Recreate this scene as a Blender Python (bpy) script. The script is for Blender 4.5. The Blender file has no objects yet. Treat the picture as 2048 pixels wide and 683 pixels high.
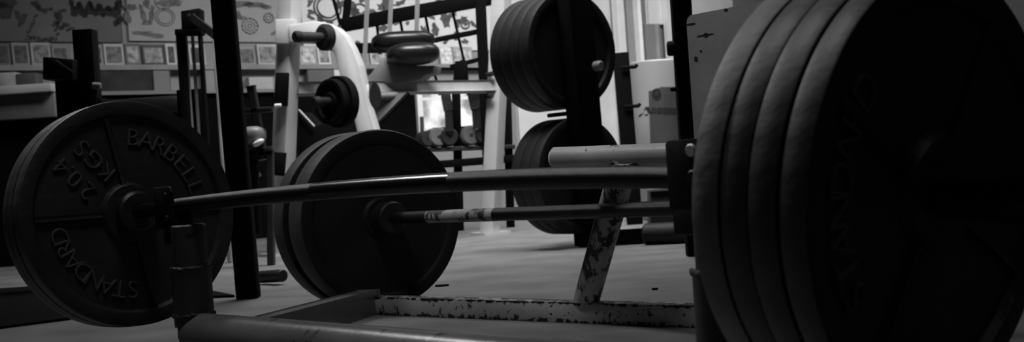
import bpy, bmesh, math, random
import numpy as np
from mathutils import Vector, Matrix
random.seed(7)
V = Vector
PI = math.pi

# ------------------------------------------------------------------ camera model
FPX, HC, ROLL, YH = 2700.0, 0.3237, 0.0675, 332.0
CS, SN = math.cos(ROLL), math.sin(ROLL)

def W(x, y, Y):
    """world point seen at photo pixel (x, y) at forward distance Y"""
    dx, dy = x - 1024.0, y - YH
    X = dx * CS - dy * SN
    Z = dx * SN + dy * CS
    return V((X / FPX * Y, Y, HC - Z / FPX * Y))

def ray(x, y):
    return W(x, y, 1.0) - V((0, 0, HC))

def F(x, y, z=0.0):
    """point of the horizontal plane at height z seen at pixel (x, y)"""
    r = ray(x, y)
    t = (z - HC) / r.z
    return V((0, 0, HC)) + r * t

def onplane(x, y, p, n):
    r = ray(x, y)
    t = (p - V((0, 0, HC))).dot(n) / r.dot(n)
    return V((0, 0, HC)) + r * t

# ------------------------------------------------------------------ materials
def mat(name, col, rough=0.5, metal=0.0, bump=0.0, bscale=60, vary=0.0, vscale=8, spec=0.5):
    m = bpy.data.materials.new(name); m.use_nodes = True
    nt = m.node_tree; b = nt.nodes['Principled BSDF']
    b.inputs['Base Color'].default_value = (col, col, col, 1)
    b.inputs['Roughness'].default_value = rough
    b.inputs['Metallic'].default_value = metal
    b.inputs['Specular IOR Level'].default_value = spec
    tc = nt.nodes.new('ShaderNodeTexCoord')
    if vary:
        n = nt.nodes.new('ShaderNodeTexNoise'); n.inputs['Scale'].default_value = vscale
        n.inputs['Detail'].default_value = 6
        r = nt.nodes.new('ShaderNodeValToRGB')
        lo, hi = col * (1 - vary), col * (1 + vary)
        r.color_ramp.elements[0].position = 0.3; r.color_ramp.elements[1].position = 0.7
        r.color_ramp.elements[0].color = (lo, lo, lo, 1); r.color_ramp.elements[1].color = (hi, hi, hi, 1)
        nt.links.new(tc.outputs['Object'], n.inputs['Vector'])
        nt.links.new(n.outputs['Fac'], r.inputs['Fac'])
        nt.links.new(r.outputs['Color'], b.inputs['Base Color'])
    if bump:
        n2 = nt.nodes.new('ShaderNodeTexNoise'); n2.inputs['Scale'].default_value = bscale
        n2.inputs['Detail'].default_value = 4
        bp = nt.nodes.new('ShaderNodeBump'); bp.inputs['Strength'].default_value = bump
        bp.inputs['Distance'].default_value = 0.004
        nt.links.new(tc.outputs['Object'], n2.inputs['Vector'])
        nt.links.new(n2.outputs['Fac'], bp.inputs['Height'])
        nt.links.new(bp.outputs['Normal'], b.inputs['Normal'])
    return m

def chipped(name, paint, bare, thr=0.6, scale=14, stretch=(1, 1, 1), rough=0.45, edge=(), ewt=.16):
    """paint with dark chips worn through it"""
    m = bpy.data.materials.new(name); m.use_nodes = True
    nt = m.node_tree; b = nt.nodes['Principled BSDF']
    tc = nt.nodes.new('ShaderNodeTexCoord')
    mp = nt.nodes.new('ShaderNodeMapping'); mp.inputs['Scale'].default_value = stretch
    n = nt.nodes.new('ShaderNodeTexNoise'); n.inputs['Scale'].default_value = scale
    n.inputs['Detail'].default_value = 8; n.inputs['Roughness'].default_value = 0.65
    r = nt.nodes.new('ShaderNodeValToRGB')
    e = r.color_ramp.elements
    e[0].position = thr - 0.02; e[0].color = (paint,) * 3 + (1,)
    e[1].position = thr + 0.02; e[1].color = (bare,) * 3 + (1,)
    fac = n.outputs['Fac']
    if edge:                                   # bands at these heights: chipped top edge, painted shadow at the bottom
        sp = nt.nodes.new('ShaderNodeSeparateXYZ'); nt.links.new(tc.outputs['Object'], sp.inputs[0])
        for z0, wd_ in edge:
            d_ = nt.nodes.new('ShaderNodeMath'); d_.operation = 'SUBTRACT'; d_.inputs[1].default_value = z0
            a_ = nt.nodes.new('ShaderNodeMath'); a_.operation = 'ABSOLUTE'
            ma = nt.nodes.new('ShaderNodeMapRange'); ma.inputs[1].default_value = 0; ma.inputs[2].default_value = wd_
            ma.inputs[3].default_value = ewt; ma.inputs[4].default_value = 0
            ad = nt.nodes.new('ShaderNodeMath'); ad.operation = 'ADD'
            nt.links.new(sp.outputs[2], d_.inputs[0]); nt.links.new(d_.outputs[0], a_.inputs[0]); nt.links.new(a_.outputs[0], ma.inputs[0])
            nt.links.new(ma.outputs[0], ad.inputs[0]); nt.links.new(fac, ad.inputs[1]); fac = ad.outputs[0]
    n3 = nt.nodes.new('ShaderNodeTexNoise'); n3.inputs['Scale'].default_value = 5
    n3.inputs['Detail'].default_value = 5
    r3 = nt.nodes.new('ShaderNodeValToRGB')
    r3.color_ramp.elements[0].position = 0.3; r3.color_ramp.elements[0].color = (.55, .55, .55, 1)
    r3.color_ramp.elements[1].position = 0.7
    mx = nt.nodes.new('ShaderNodeMix'); mx.data_type = 'RGBA'; mx.blend_type = 'MULTIPLY'
    mx.inputs[0].default_value = 1
    nt.links.new(tc.outputs['Object'], mp.inputs['Vector'])
    nt.links.new(mp.outputs['Vector'], n.inputs['Vector'])
    nt.links.new(tc.outputs['Object'], n3.inputs['Vector'])
    nt.links.new(fac, r.inputs['Fac']); nt.links.new(n3.outputs['Fac'], r3.inputs['Fac'])
    nt.links.new(r.outputs['Color'], mx.inputs[6]); nt.links.new(r3.outputs['Color'], mx.inputs[7])
    nt.links.new(mx.outputs[2], b.inputs['Base Color'])
    bp = nt.nodes.new('ShaderNodeBump'); bp.inputs['Strength'].default_value = .35
    bp.inputs['Distance'].default_value = .003; bp.invert = True
    nt.links.new(n.outputs['Fac'], bp.inputs['Height']); nt.links.new(bp.outputs['Normal'], b.inputs['Normal'])
    b.inputs['Roughness'].default_value = rough
    return m

def emit(name, lo, hi, strength, scale):
    m = bpy.data.materials.new(name); m.use_nodes = True
    nt = m.node_tree; nt.nodes.clear()
    o = nt.nodes.new('ShaderNodeOutputMaterial'); e = nt.nodes.new('ShaderNodeEmission')
    tc = nt.nodes.new('ShaderNodeTexCoord'); n = nt.nodes.new('ShaderNodeTexNoise')
    n.inputs['Scale'].default_value = scale; n.inputs['Detail'].default_value = 5
    r = nt.nodes.new('ShaderNodeValToRGB')
    r.color_ramp.elements[0].position = .35; r.color_ramp.elements[1].position = .6
    r.color_ramp.elements[0].color = (lo,) * 3 + (1,); r.color_ramp.elements[1].color = (hi,) * 3 + (1,)
    e.inputs['Strength'].default_value = strength
    nt.links.new(tc.outputs['Object'], n.inputs['Vector']); nt.links.new(n.outputs['Fac'], r.inputs['Fac'])
    nt.links.new(r.outputs['Color'], e.inputs['Color']); nt.links.new(e.outputs['Emission'], o.inputs['Surface'])
    return m

M = dict(
    iron=mat('cast_iron', .012, .52, 0, .5, 55, .45, 9),
    iron_worn=mat('cast_iron_worn', .016, .5, 0, .5, 45, .5, 7),
    rim_worn=mat('worn_plate_edge', .062, .5, 0, .3, 45, .4, 12),  # paler than the face: light on the plate rims painted in
    rim_bumper=mat('worn_bumper_edge', .06, .6, 0, .3, 60, .35, 10),  # light on the bumper rims painted in as a paler tone
    iron_dusty=mat('cast_iron_dusty', .24, .55, 0, .4, 45, .5, 6),  # palest rim tone, painting in the brightest lit edge
    letter=mat('raised_iron_letters', .06, .45, 0, .2, 80),
    rubber=mat('black_rubber', .007, .62, 0, .3, 70, .4, 10, spec=.3),
    bumper=mat('grey_bumper_rubber', .016, .6, 0, .3, 60, .4, 8, spec=.3),
    steel=mat('bar_steel', .010, .23, 0, .03, 200, spec=.34),
    knurl=mat('bar_knurling', .008, .34, 0, .3, 900, spec=.34),
    sleeve=mat('sleeve_steel', .016, .42, 0, .15, 120, .3, 20),
    bar_old=chipped('old_bar_chalk', .50, .03, .52, 16, (1, 1, 1), .55),
    black=mat('black_paint', .006, .5, 0, .1, 80, .3, 10, spec=.3),
    dull=mat('dull_black', .002, .8, 0, 0, spec=.08),
    dark=mat('dark_grey_paint', .022, .5, 0, .1, 60, .3, 8, spec=.3),
    mid=mat('mid_grey_paint', .13, .5, 0, .1, 60, .25, 7),
    white=mat('white_paint', .48, .42, 0, .08, 50, .06, 7),
    white_old=mat('aged_white_paint', .30, .45, 0, .08, 50, .15, 7),  # same white paint, darkened to offset strong lamp light on the crossbar
    white2=mat('cream_paint', .72, .5, 0, .05, 50, .10, 5),
    pipe=chipped('worn_grey_pipe_paint', .19, .03, .65, 18, rough=.3),
    pipe_l=chipped('worn_pale_pipe_paint', .75, .05, .655, 45, rough=.32),
    tube=chipped('worn_tube_paint', .52, .010, .60, 60, edge=((.0405, .005), (.002, .010)), ewt=.16),  # upper band is wear; lower band paints the shadow gap under the tube
    strut=chipped('badly_worn_tube_paint', .52, .012, .525, 34, (1.2, 1.2, .35)),
    upright=chipped('dark_worn_upright_paint', .045, .012, .58, 14),
    vinyl=mat('black_vinyl', .008, .34, 0, .08, 90, spec=.35),
    chrome=mat('bright_bolt', .8, .35, .2),
    wood=mat('grey_plywood', .26, .75, 0, .35, 30, .3, 4),
    hole=mat('dark_hole', .004, .9),
    plastic=mat('translucent_canister_plastic', .30, .45, 0, 0, 0, .05, 4),
    label=mat('canister_label', .055, .5, 0, 0, 0, .2, 10),
    ink=mat('dark_ink', .004, .8, 0, 0, 0, .5, 30),
    ink3=mat('faded_ink', .085, .7, 0, 0, 0, .5, 30),
    ink2=mat('grey_ink', .014, .7, 0, 0, 0, .5, 30),
)

def tone(v, rough=.6, vary=.25, sc=9):
    k = 'tone_%03d_%d' % (int(v * 1000), sc)
    if k not in M: M[k] = mat('print_grey_%03d_%d' % (int(v * 1000), sc), v, rough, 0, 0, 0, vary, sc, spec=.2)
    return M[k]

# ------------------------------------------------------------------ mesh builder
def basis(a, up=V((0, 0, 1))):
    a = a.normalized()
    u = a.cross(up)
    if u.length < 1e-4: u = a.cross(V((0, 1, 0)))
    u.normalize()
    return u, u.cross(a).normalized(), a

class MB:
    def __init__(s): s.bm = bmesh.new()
    def _cap(s, ring, flip=False):
        try: s.bm.faces.new(ring[::-1] if flip else ring)
        except ValueError: pass
    def box(s, c, ax, half, bev=0.0, mi=0):
        b = bmesh.new()
        bmesh.ops.create_cube(b, size=2)
        mtx = Matrix((ax[0] * half[0], ax[1] * half[1], ax[2] * half[2])).transposed()
        if mtx.determinant() < 0: mtx = Matrix((ax[0] * -half[0], ax[1] * half[1], ax[2] * half[2])).transposed()
        for v in b.verts: v.co = mtx @ v.co + c
        if bev: bmesh.ops.bevel(b, geom=list(b.edges), offset=bev, segments=2, affect='EDGES', profile=.5)
        s.merge(b, mi)
        return s
    def merge(s, b, mi=0):
        mp = {}
        for v in b.verts: mp[v] = s.bm.verts.new(v.co)
        for f in b.faces:
            try:
                n = s.bm.faces.new([mp[v] for v in f.verts]); n.material_index = mi if mi else f.material_index
            except ValueError: pass
        b.free()
    def beam(s, p0, p1, w, h, side=None, bev=.004, mi=0):
        """box from p0 to p1; w across 'side', h the other way"""
        a = (p1 - p0).normalized()
        if side is None: u, v, a = basis(a)
        else:
            u = (side - a * side.dot(a)).normalized(); v = a.cross(u)
        s.box((p0 + p1) / 2, (u, v, a), (w / 2, h / 2, (p1 - p0).length / 2), bev, mi)
        return s
    def tube(s, pts, r, n=24, caps=True, mi=0):
        """round tube along a polyline, r a number or one per point"""
        pts = [V(p) for p in pts]; k = len(pts)
        rs = r if isinstance(r, (list, tuple)) else [r] * k
        u = None; rings = []
        for i, p in enumerate(pts):
            if i == 0: t = pts[1] - p
            elif i == k - 1: t = p - pts[i - 1]
            else: t = (pts[i + 1] - p).normalized() + (p - pts[i - 1]).normalized()
            t.normalize()
            if u is None: u, v, _ = basis(t)
            else:
                u = (u - t * u.dot(t)).normalized(); v = u.cross(t).normalized()
            rings.append([s.bm.verts.new(p + (u * math.cos(2 * PI * j / n) + v * math.sin(2 * PI * j / n)) * rs[i]) for j in range(n)])
        for i in range(k - 1):
            for j in range(n):
                f = s.bm.faces.new((rings[i][j], rings[i][(j + 1) % n], rings[i + 1][(j + 1) % n], rings[i + 1][j])); f.material_index = mi
        if caps: s._cap(rings[0], True); s._cap(rings[-1])
        return s
    def cyl(s, p0, p1, r, n=32, ch=.003, mi=0):
        """solid round bar with eased ends"""
        a = (p1 - p0).normalized(); ch = min(ch, (p1 - p0).length / 3)
        return s.tube([p0, p0 + a * ch, p1 - a * ch, p1], [r - ch, r, r, r - ch], n, True, mi)
    def lathe(s, prof, c, a, n=96, closed=True, mi=0):
        """revolve (r, z) points about axis a through c; closed = the profile is a loop (a ring with a bore)"""
        u, v, a = basis(a); rings = []
        for r, z in prof:
            if r < 1e-6: rings.append([s.bm.verts.new(c + a * z)])
            else: rings.append([s.bm.verts.new(c + a * z + (u * math.cos(2 * PI * j / n) + v * math.sin(2 * PI * j / n)) * r) for j in range(n)])
        k = len(prof)
        for i in range(k if closed else k - 1):
            A, B = rings[i], rings[(i + 1) % k]
            for j in range(n):
                if len(A) == 1 and len(B) == 1: break
                if len(A) == 1: vs = (A[0], B[(j + 1) % n], B[j])
                elif len(B) == 1: vs = (A[j], A[(j + 1) % n], B[0])
                else: vs = (A[j], A[(j + 1) % n], B[(j + 1) % n], B[j])
                f = s.bm.faces.new(vs); f.material_index = mi
        return s
    def prism(s, pts, off, bev=0.0, mi=0):
        """closed outline extruded by the vector off"""
        b = bmesh.new()
        A = [b.verts.new(p) for p in pts]; B = [b.verts.new(p + off) for p in pts]
        k = len(pts)
        b.faces.new(A); b.faces.new(B[::-1])
        for i in range(k): b.faces.new((A[i], B[i], B[(i + 1) % k], A[(i + 1) % k]))
        bmesh.ops.recalc_face_normals(b, faces=list(b.faces))
        if bev: bmesh.ops.bevel(b, geom=list(b.edges), offset=bev, segments=2, affect='EDGES', profile=.5)
        s.merge(b, mi)
        return s
    def ball(s, c, r, ax=None, n=24, mi=0):
        b = bmesh.new(); bmesh.ops.create_uvsphere(b, u_segments=n, v_segments=n // 2, radius=1)
        ax = ax or (V((1, 0, 0)), V((0, 1, 0)), V((0, 0, 1)))
        rr = r if isinstance(r, (tuple, list)) else (r, r, r)
        for v in b.verts: v.co = c + ax[0] * v.co.x * rr[0] + ax[1] * v.co.y * rr[1] + ax[2] * v.co.z * rr[2]
        s.merge(b, mi); return s
    def pillow(s, c, ax, half, p=4.0, n=28, mi=0):
        """padded cushion: superellipsoid"""
        b = bmesh.new(); bmesh.ops.create_uvsphere(b, u_segments=n, v_segments=n // 2, radius=1)
        for v in b.verts:
            d = v.co.normalized()
            k = (abs(d.x) ** p + abs(d.y) ** p + abs(d.z) ** p) ** (-1 / p)
            d = d * k
            v.co = c + ax[0] * d.x * half[0] + ax[1] * d.y * half[1] + ax[2] * d.z * half[2]
        s.merge(b, mi); return s
    def build(s, name, mats, parent=None, smooth=True):
        bmesh.ops.recalc_face_normals(s.bm, faces=list(s.bm.faces))
        me = bpy.data.meshes.new(name); s.bm.to_mesh(me); s.bm.free()
        for m in (mats if isinstance(mats, (list, tuple)) else [mats]): me.materials.append(m)
        if smooth:
            me.polygons.foreach_set('use_smooth', [True] * len(me.polygons))
            me.set_sharp_from_angle(angle=math.radians(32))
        o = bpy.data.objects.new(name, me); bpy.context.scene.collection.objects.link(o)
        if parent is not None:
            o.parent = parent
            o.location = -world_loc(parent)
        return o

def world_loc(o):
    l = V((0, 0, 0))
    while o is not None:
        l += o.location; o = o.parent
    return l

def thing(name, label, cat, loc=(0, 0, 0), group=None):
    o = bpy.data.objects.new(name, None); bpy.context.scene.collection.objects.link(o)
    o.location = loc; o.empty_display_size = .05
    o['label'] = label; o['category'] = cat
    if group: o['group'] = group
    return o

def tag(o, label, cat, group=None):
    o['label'] = label; o['category'] = cat
    if group: o['group'] = group
    return o

def struct(o):
    o['kind'] = 'structure'; return o

X1, Y1, Z1 = V((1, 0, 0)), V((0, 1, 0)), V((0, 0, 1))

# ------------------------------------------------------------------ the room
WP = V((-2.65, 7.0, 0)); WU = V((.7593, .6507, 0)); WN = V((.6507, -.7593, 0))   # long wall at the back

def onwall(x, y, off=0.0): return onplane(x, y, WP + WN * off, WN)

floor_m = mat('worn_concrete_floor', .125, .62, 0, .45, 22, .30, 4.5)
nt = floor_m.node_tree
fl = MB()
a0, a1 = WP - WU * 3.2 - WN * .1, WP + WU * 9 - WN * .1
fl.box(V((1.0, 5.0, -.05)), (X1, Y1, Z1), (7.5, 8.5, .05))
struct(fl.build('floor', floor_m))
mb = MB(); mb.box(V((1.0, 5.0, 3.25)), (X1, Y1, Z1), (7.5, 8.5, .05)); struct(mb.build('ceiling', tone(.04)))
mb = MB(); mb.box((a0 + a1) / 2 - WN * .0 + Z1 * 1.6, (WU, WN, Z1), ((a1 - a0).length / 2, .1, 1.6)); 
struct(mb.build('wall_back', mat('grey_wall', .20, .8, 0, .1, 20, .12, 2)))
# dark dado below the ledge on the left half of the wall
def wallbox(name, x0, y0, x1, y1, th, m, parent=None, off=0.0, bev=.003, n=None):
    """upright slab lying against the back wall, seen between two pixels"""
    p = onwall(x0, y0, off); q = onwall(x1, y1, off)
    c = (p + q) / 2
    hu = abs((q - p).dot(WU)) / 2; hz = abs(q.z - p.z) / 2
    mb = n or MB()
    mb.box(V((c.x, c.y, c.z)) + WN * th / 2, (WU, WN, Z1), (hu, th / 2, hz), bev)
    if n: return None
    return mb.build(name, m, parent)

p0 = onwall(-60, 190); p1 = onwall(830, 190)
mb = MB(); c = (p0 + p1) / 2; zt = .86
mb.box(V((c.x, c.y, zt / 2)) + WN * .012, (WU, WN, Z1), ((p1 - p0).dot(WU) / 2, .012, zt / 2))
struct(mb.build('trim_1', mat('dado_black', .003, .9, 0, .1, 30, .3, 4, spec=.02)))

# ------------------------------------------------------------------ plates
def text_verts(ch, size, extrude):
    cu = bpy.data.curves.new('t', 'FONT'); cu.body = ch; cu.size = size; cu.extrude = extrude
    cu.align_x = 'CENTER'; cu.align_y = 'CENTER'; cu.bevel_depth = .0008; cu.resolution_u = 4; cu.offset = -.0012
    o = bpy.data.objects.new('t', cu); bpy.context.scene.collection.objects.link(o)
    dg = bpy.context.evaluated_depsgraph_get(); me = bpy.data.meshes.new_from_object(o.evaluated_get(dg))
    b = bmesh.new(); b.from_mesh(me)
    bpy.data.objects.remove(o); bpy.data.curves.remove(cu); bpy.data.meshes.remove(me)
    return b

def plate(name, label, group, c, a, R, T, m, bore=.0256, dish=.010, ribs=None, letters=None, hub=.058, lip=.026, cat='weight plate', letter_m=None, round_=.0025, rim=None):
    """cast disc; its visible face at c looks along a; the disc lies behind that face"""
    a = a.normalized(); u = V((0, 0, 1)).cross(a).normalized(); v = a.cross(u)
    e = round_
    prof = [(bore, .001), (hub - .004, .001), (hub, -.003), (hub + .003, -dish), (R - lip - .006, -dish), (R - lip, -.001),
            (R - lip + .004, 0), (R - e, 0), (R - e * .3, -e * .3), (R, -e), (R, -T + e), (R - e * .3, -T + e * .3), (R - e, -T),
            (R - lip, -T), (R - lip - .006, -T + dish), (hub + .003, -T + dish), (hub, -T), (bore, -T)]
    if T < .03: prof = [(r, max(z, -T)) for r, z in prof]
    mb = MB(); mb.lathe(prof, V((0, 0, 0)), Z1, 128)
    for d in (ribs or []):
        t = math.radians(d); dr = V((math.cos(t), math.sin(t), 0)); r0, r1 = hub + .001, R - lip - .003
        mb.box(dr * ((r0 + r1) / 2) + Z1 * (-dish + .003), (dr, Z1.cross(dr), Z1), ((r1 - r0) / 2, .0045, .0036), .0012)
    rim_m = M[rim] if rim else m
    for f in mb.bm.faces:
        if all(abs(math.hypot(v.co.x, v.co.y) - R) < e * .75 for v in f.verts): f.material_index = 1  # rim faces get the tone with painted-in light
    o = mb.build(name, [m, rim_m])
    o.matrix_world = Matrix.Translation(c) @ Matrix((u, v, a)).transposed().to_4x4()
    tag(o, label, cat, group)
    for word in (letters or []):
        b2 = MB()
        for ch, px, py, rot, size in word:
            t = text_verts(ch, size, .0028)
            mt = Matrix.Translation((px, py, -dish + .0015)) @ Matrix.Rotation(rot, 4, 'Z')
            bmesh.ops.transform(t, matrix=mt, verts=list(t.verts)); b2.merge(t)
        l = b2.build('lettering', letter_m or M['letter'], None)
        l.parent = o; l['label'] = 'raised cast lettering'
    return o

def arc_text(s, r, start, step, size):
    out = []
    for i, ch in enumerate(s):
        t = math.radians(start + step * i)
        out.append((ch, r * math.cos(t), r * math.sin(t), t - PI / 2, size))
    return out
# note: basis() gives u to the right and v up when a looks at the viewer

# ------------------------------------------------------------------ heavy bent barbell
AL = .845
A0 = V((math.cos(AL), -math.sin(AL), 0))                    # towards the near end
def axdir(al, dl): return V((math.cos(al) * math.cos(dl), -math.sin(al) * math.cos(dl), math.sin(dl)))
P1 = V((-.7535, 2.6625, HC - .0404)); L1 = 1.640
P2 = P1 + A0 * L1
NB = V((math.sin(AL), math.cos(AL), 0))
AF, AN = axdir(AL + .024, .070), axdir(AL + .004, -.105)
meas = [(290, 422), (370, 409), (506, 395), (630, 382.5), (760, 371.5), (960, 362.6), (1150, 356), (1330, 352)]
tt, zz, ww = [0, L1], [P1.z, P2.z], [4, 4]
for x, y in meas:
    p = onplane(x, y, P1, NB); tt.append((p - P1).dot(A0)); zz.append(p.z); ww.append(1)
cf = np.polyfit(tt, zz, 4, w=ww)
def barpt(t): return V((P1.x, P1.y, 0)) + A0 * t + Z1 * float(np.polyval(cf, t))
BR = .0140
bar = thing('barbell', 'long steel barbell bowed under heavy plates, resting on the low welded stand', 'barbell', barpt(L1 / 2))
sh = MB()
N = 90
def seg(t0, t1, mi, r):
    k = max(2, int((t1 - t0) / L1 * N)); sh.tube([barpt(t0 + (t1 - t0) * i / k) for i in range(k + 1)], r, 28, True, mi)
seg(.03, .655, 1, BR * 1.015); seg(.655, 1.008, 0, BR); seg(1.008, L1 - .03, 1, BR * 1.015)
sh.build('shaft', [M['steel'], M['knurl']], bar)
for c, d, ln, s in ((barpt(0), -AF, .30, 0), (barpt(L1), AN, .24, 1)):
    b = MB(); b.cyl(c - d * .004, c + d * ln, .0248, 40); sl = b.build('sleeve', M['sleeve'], bar)
    b = MB(); b.lathe([(BR * 1.1, -.034), (.034, -.034), (.040, -.030), (.040, -.012), (.035, -.008), (.035, -.002), (BR * 1.1, -.002)], c, d, 48); b.build('collar_ring', M['sleeve'], sl)

R1 = .2225
BARB = [arc_text('BARBELL', .149, 82.5, -11.0, .050), arc_text('STANDARD', .149, 266, -10.4, .050), [], []]
rd = math.radians(133)
ra, up = V((math.cos(rd), math.sin(rd), 0)), V((math.cos(rd + PI / 2), math.sin(rd + PI / 2), 0))
for i, (ch, w) in enumerate([('2', 0), ('0', .034), ('.', .052), ('4', .070)]):
    p = ra * (.092 + w) + up * .026; BARB[2].append((ch, p.x - .0, p.y, rd, .050))
for i, ch in enumerate('KGS'):
    p = ra * (.090 + .033 * i) - up * .028; BARB[3].append((ch, p.x, p.y, rd, .050))
g = 'plates on the far end of the bowed barbell'
pos = 0.0
FAR = [(R1, .036, 'iron_worn', 'innermost plate of the left stack, its face cast with BARBELL STANDARD 20.4 KGS', 'BARB'),
       (R1 * 1.005, .019, 'iron_worn', 'thin middle plate in the left stack, just behind the plate with raised lettering', None),
       (R1 * 1.0, .032, 'iron_worn', 'outermost plate of the left stack, farthest behind the lettered plate', None)]
for R, T, m, lab, le in FAR:
    plate('weight_plate', lab, g, P1 - AF * pos, AF, R, T, M[m], rim='rim_worn', ribs=[100, 180, 280, 0] if le else None, letters=BARB if le else None)
    pos += T + .0015
g = 'plates on the near end of the bowed barbell'
T = .033
NEAR = ['back plate of the big right stack, nearest the stand upright, with a pale worn edge',
        'second plate of the big stack at right, counting from the stand upright',
        'third plate of the big stack at right, just inside the outermost plate',
        'outermost plate of the big stack at right, its dark lettered face towards the viewer']
SN2 = [arc_text('STANDARD', .160, 214, -10.4, .050)]
for k in range(4):
    m = M['iron_worn']
    plate('weight_plate', NEAR[k], g, P2 + AN * ((k + 1) * T + .0006 * k), AN, R1 * (1.0, .995, 1.0, 1.0)[k], T - (.003 if k == 3 else .0006), m,
          rim='iron_dusty' if k == 0 else 'rim_worn', ribs=[60, 150, 240, 330] if k == 3 else None, letters=SN2 if k == 3 else None)

# ------------------------------------------------------------------ welded stand that carries it
bl = barpt(.225); br = barpt(1.488)
st = thing('press_stand', 'low welded tube stand with chipped pale paint under the bowed barbell', 'barbell stand', V((bl.x, bl.y, 0)).lerp(V((br.x, br.y, 0)), .5))
zf = .058; rp = .036
fdir = V((br.x - bl.x, br.y - bl.y, 0)).normalized()
fl_ = V((bl.x, bl.y, zf)); fr_ = V((br.x, br.y, zf))
b = MB(); b.cyl(fl_ - fdir * .012, fr_ + fdir * .06, rp, 40, .012)
b.build('front_tube', M['pipe'], st)
for q in (fl_ + fdir * .10, fr_ - fdir * .12):
    b = MB(); b.cyl(V((q.x, q.y, 0)), V((q.x, q.y, zf - rp + .006)), .03, 24); b.build('foot', M['rubber'], st)
# rear square tube lying on the floor
rl = F(722, 628); rr = F(1380, 655); rdv = (rr - rl).normalized(); rr2 = rl + rdv * 1.12
rside = V((rdv.y, -rdv.x, 0)); rside = rside if rside.y > 0 else -rside
hb = .042
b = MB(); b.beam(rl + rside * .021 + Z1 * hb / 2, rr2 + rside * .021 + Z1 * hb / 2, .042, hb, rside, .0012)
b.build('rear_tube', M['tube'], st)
# side tubes join front and rear
b = MB(); b.beam(fl_ + NB * .03 + fdir * .03 - Z1 * (zf - .03), rl + rside * .01 + rdv * .021 + Z1 * .0 + Z1 * hb / 2 + Z1 * .004, .05, .058, None, .004)
b.build('side_tube', M['pipe'], st)
b = MB(); b.beam(fr_ + NB * .03 + fdir * .03 - Z1 * (zf - .03), rr2 + rside * .01 - rdv * .021 + Z1 * (hb / 2 + .004), .05, .058, None, .004)
b.build('side_tube', M['pipe'], st)
# uprights with a wider welded socket at the foot
for c, hs in ((bl, .108), (br, .118)):
    base = V((c.x, c.y, zf - .01)); top = V((c.x, c.y, c.z - BR - .022))
    b = MB(); b.cyl(base, top, .0315, 40); u_ = b.build('upright', M['upright'], st)
    b = MB(); b.lathe([(.0318, 0), (.0362, 0), (.0368, .01), (.0362, hs - .006), (.0375, hs), (.0318, hs + .003)], V((c.x, c.y, zf + .012)), Z1, 40)
    # ragged weld beads round the socket
    for zz_, rr_ in ((zf + .012 + hs, .0365), (zf + .034, .037)):
        ring = []
        for j in range(49):
            t = 2 * PI * j / 48
            ring.append(V((c.x + rr_ * math.cos(t), c.y + rr_ * math.sin(t), zz_ + random.uniform(-.0022, .0022))))
        b.tube(ring, [.0028 + random.uniform(-.0008, .0012) for _ in ring], 8, False)
    b.build('socket', M['upright'], u_)
    # J-shaped holder: front plate, back plate and saddle
    hw = .036 if c is bl else .036
    h0, h1 = (c.z - .042, c.z + .036) if c is bl else (c.z - .034, c.z + .047)
    tdir = V((A0.x, A0.y, (barpt(.3).z - barpt(.15).z) / .15 if c is bl else (barpt(1.55).z - barpt(1.4).z) / .15)).normalized()
    ctr = V((c.x, c.y, 0)) + A0 * (-.054 if c is bl else -.022)
    b = MB()
    pl_ = [(-hw, h0), (hw, h0), (hw, h1 - .010), (hw - .004, h1 - .003), (hw - .010, h1), (-hw + .004, h1), (-hw, h1 - .004)]
    b.prism([ctr - NB * .0205 + A0 * q + Z1 * z for q, z in pl_], NB * .005, .0008)
    b.prism([ctr + NB * .0205 + A0 * q + Z1 * z for q, z in [(-hw, h0), (hw, h0), (hw, c.z - .002), (-hw, c.z - .002)]], -NB * .005, .0008)
    b.box(ctr + Z1 * (h0 + .008), (A0, NB, Z1), (hw, .0205, .008), .002)
    b.box(V((c.x, c.y, h0 - .012)) + A0 * (-.02 if c is bl else -.014), (A0, NB, Z1), (.042, .020, .018), .004)
    h_ = b.build('bar_holder', M['black'], st)
    for dz, r_, mm in (((.020, .005, 'sleeve'), (-.022, .005, 'sleeve')) if c is bl else ((.034, .0075, 'chrome'), (.004, .0075, 'sleeve'))):
        q = ctr + A0 * (hw * (.42 if c is bl else .12)) - NB * .0205 + Z1 * (c.z + dz)
        b = MB(); b.cyl(q + NB * .001, q - NB * .004, r_, 20, .0015); b.build('bolt', M[mm if c is br else 'sleeve'], h_)
# raised cross pipe with its slanting brace
cp0, cp1 = W(1103, 316, 2.56), W(1335, 308, 2.45); cpd = (cp1 - cp0).normalized()
cp2 = cp0 + cpd * .62
b = MB(); b.cyl(cp0, cp2, .0205, 40, .006); b.build('cross_pipe', M['pipe_l'], st)
sb = rl + rdv * ((F(1190, 640) - rl).dot(rdv)) + rside * .021 + Z1 * (hb - .003)
def cut_flat(b, z):
    r_ = bmesh.ops.bisect_plane(b.bm, geom=list(b.bm.verts) + list(b.bm.edges) + list(b.bm.faces), plane_co=(0, 0, z), plane_no=(0, 0, -1), clear_outer=True)
    ed = [e for e in r_['geom_cut'] if isinstance(e, bmesh.types.BMEdge)]
    bmesh.ops.edgeloop_fill(b.bm, edges=ed)
head = cp0 + cpd * ((W(1256, 312, 2.5) - cp0).dot(cpd)) - Z1 * .006
b = MB(); b.cyl(sb - (head - sb).normalized() * .03, head, .0262, 36, .002); cut_flat(b, hb - .0005)
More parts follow.
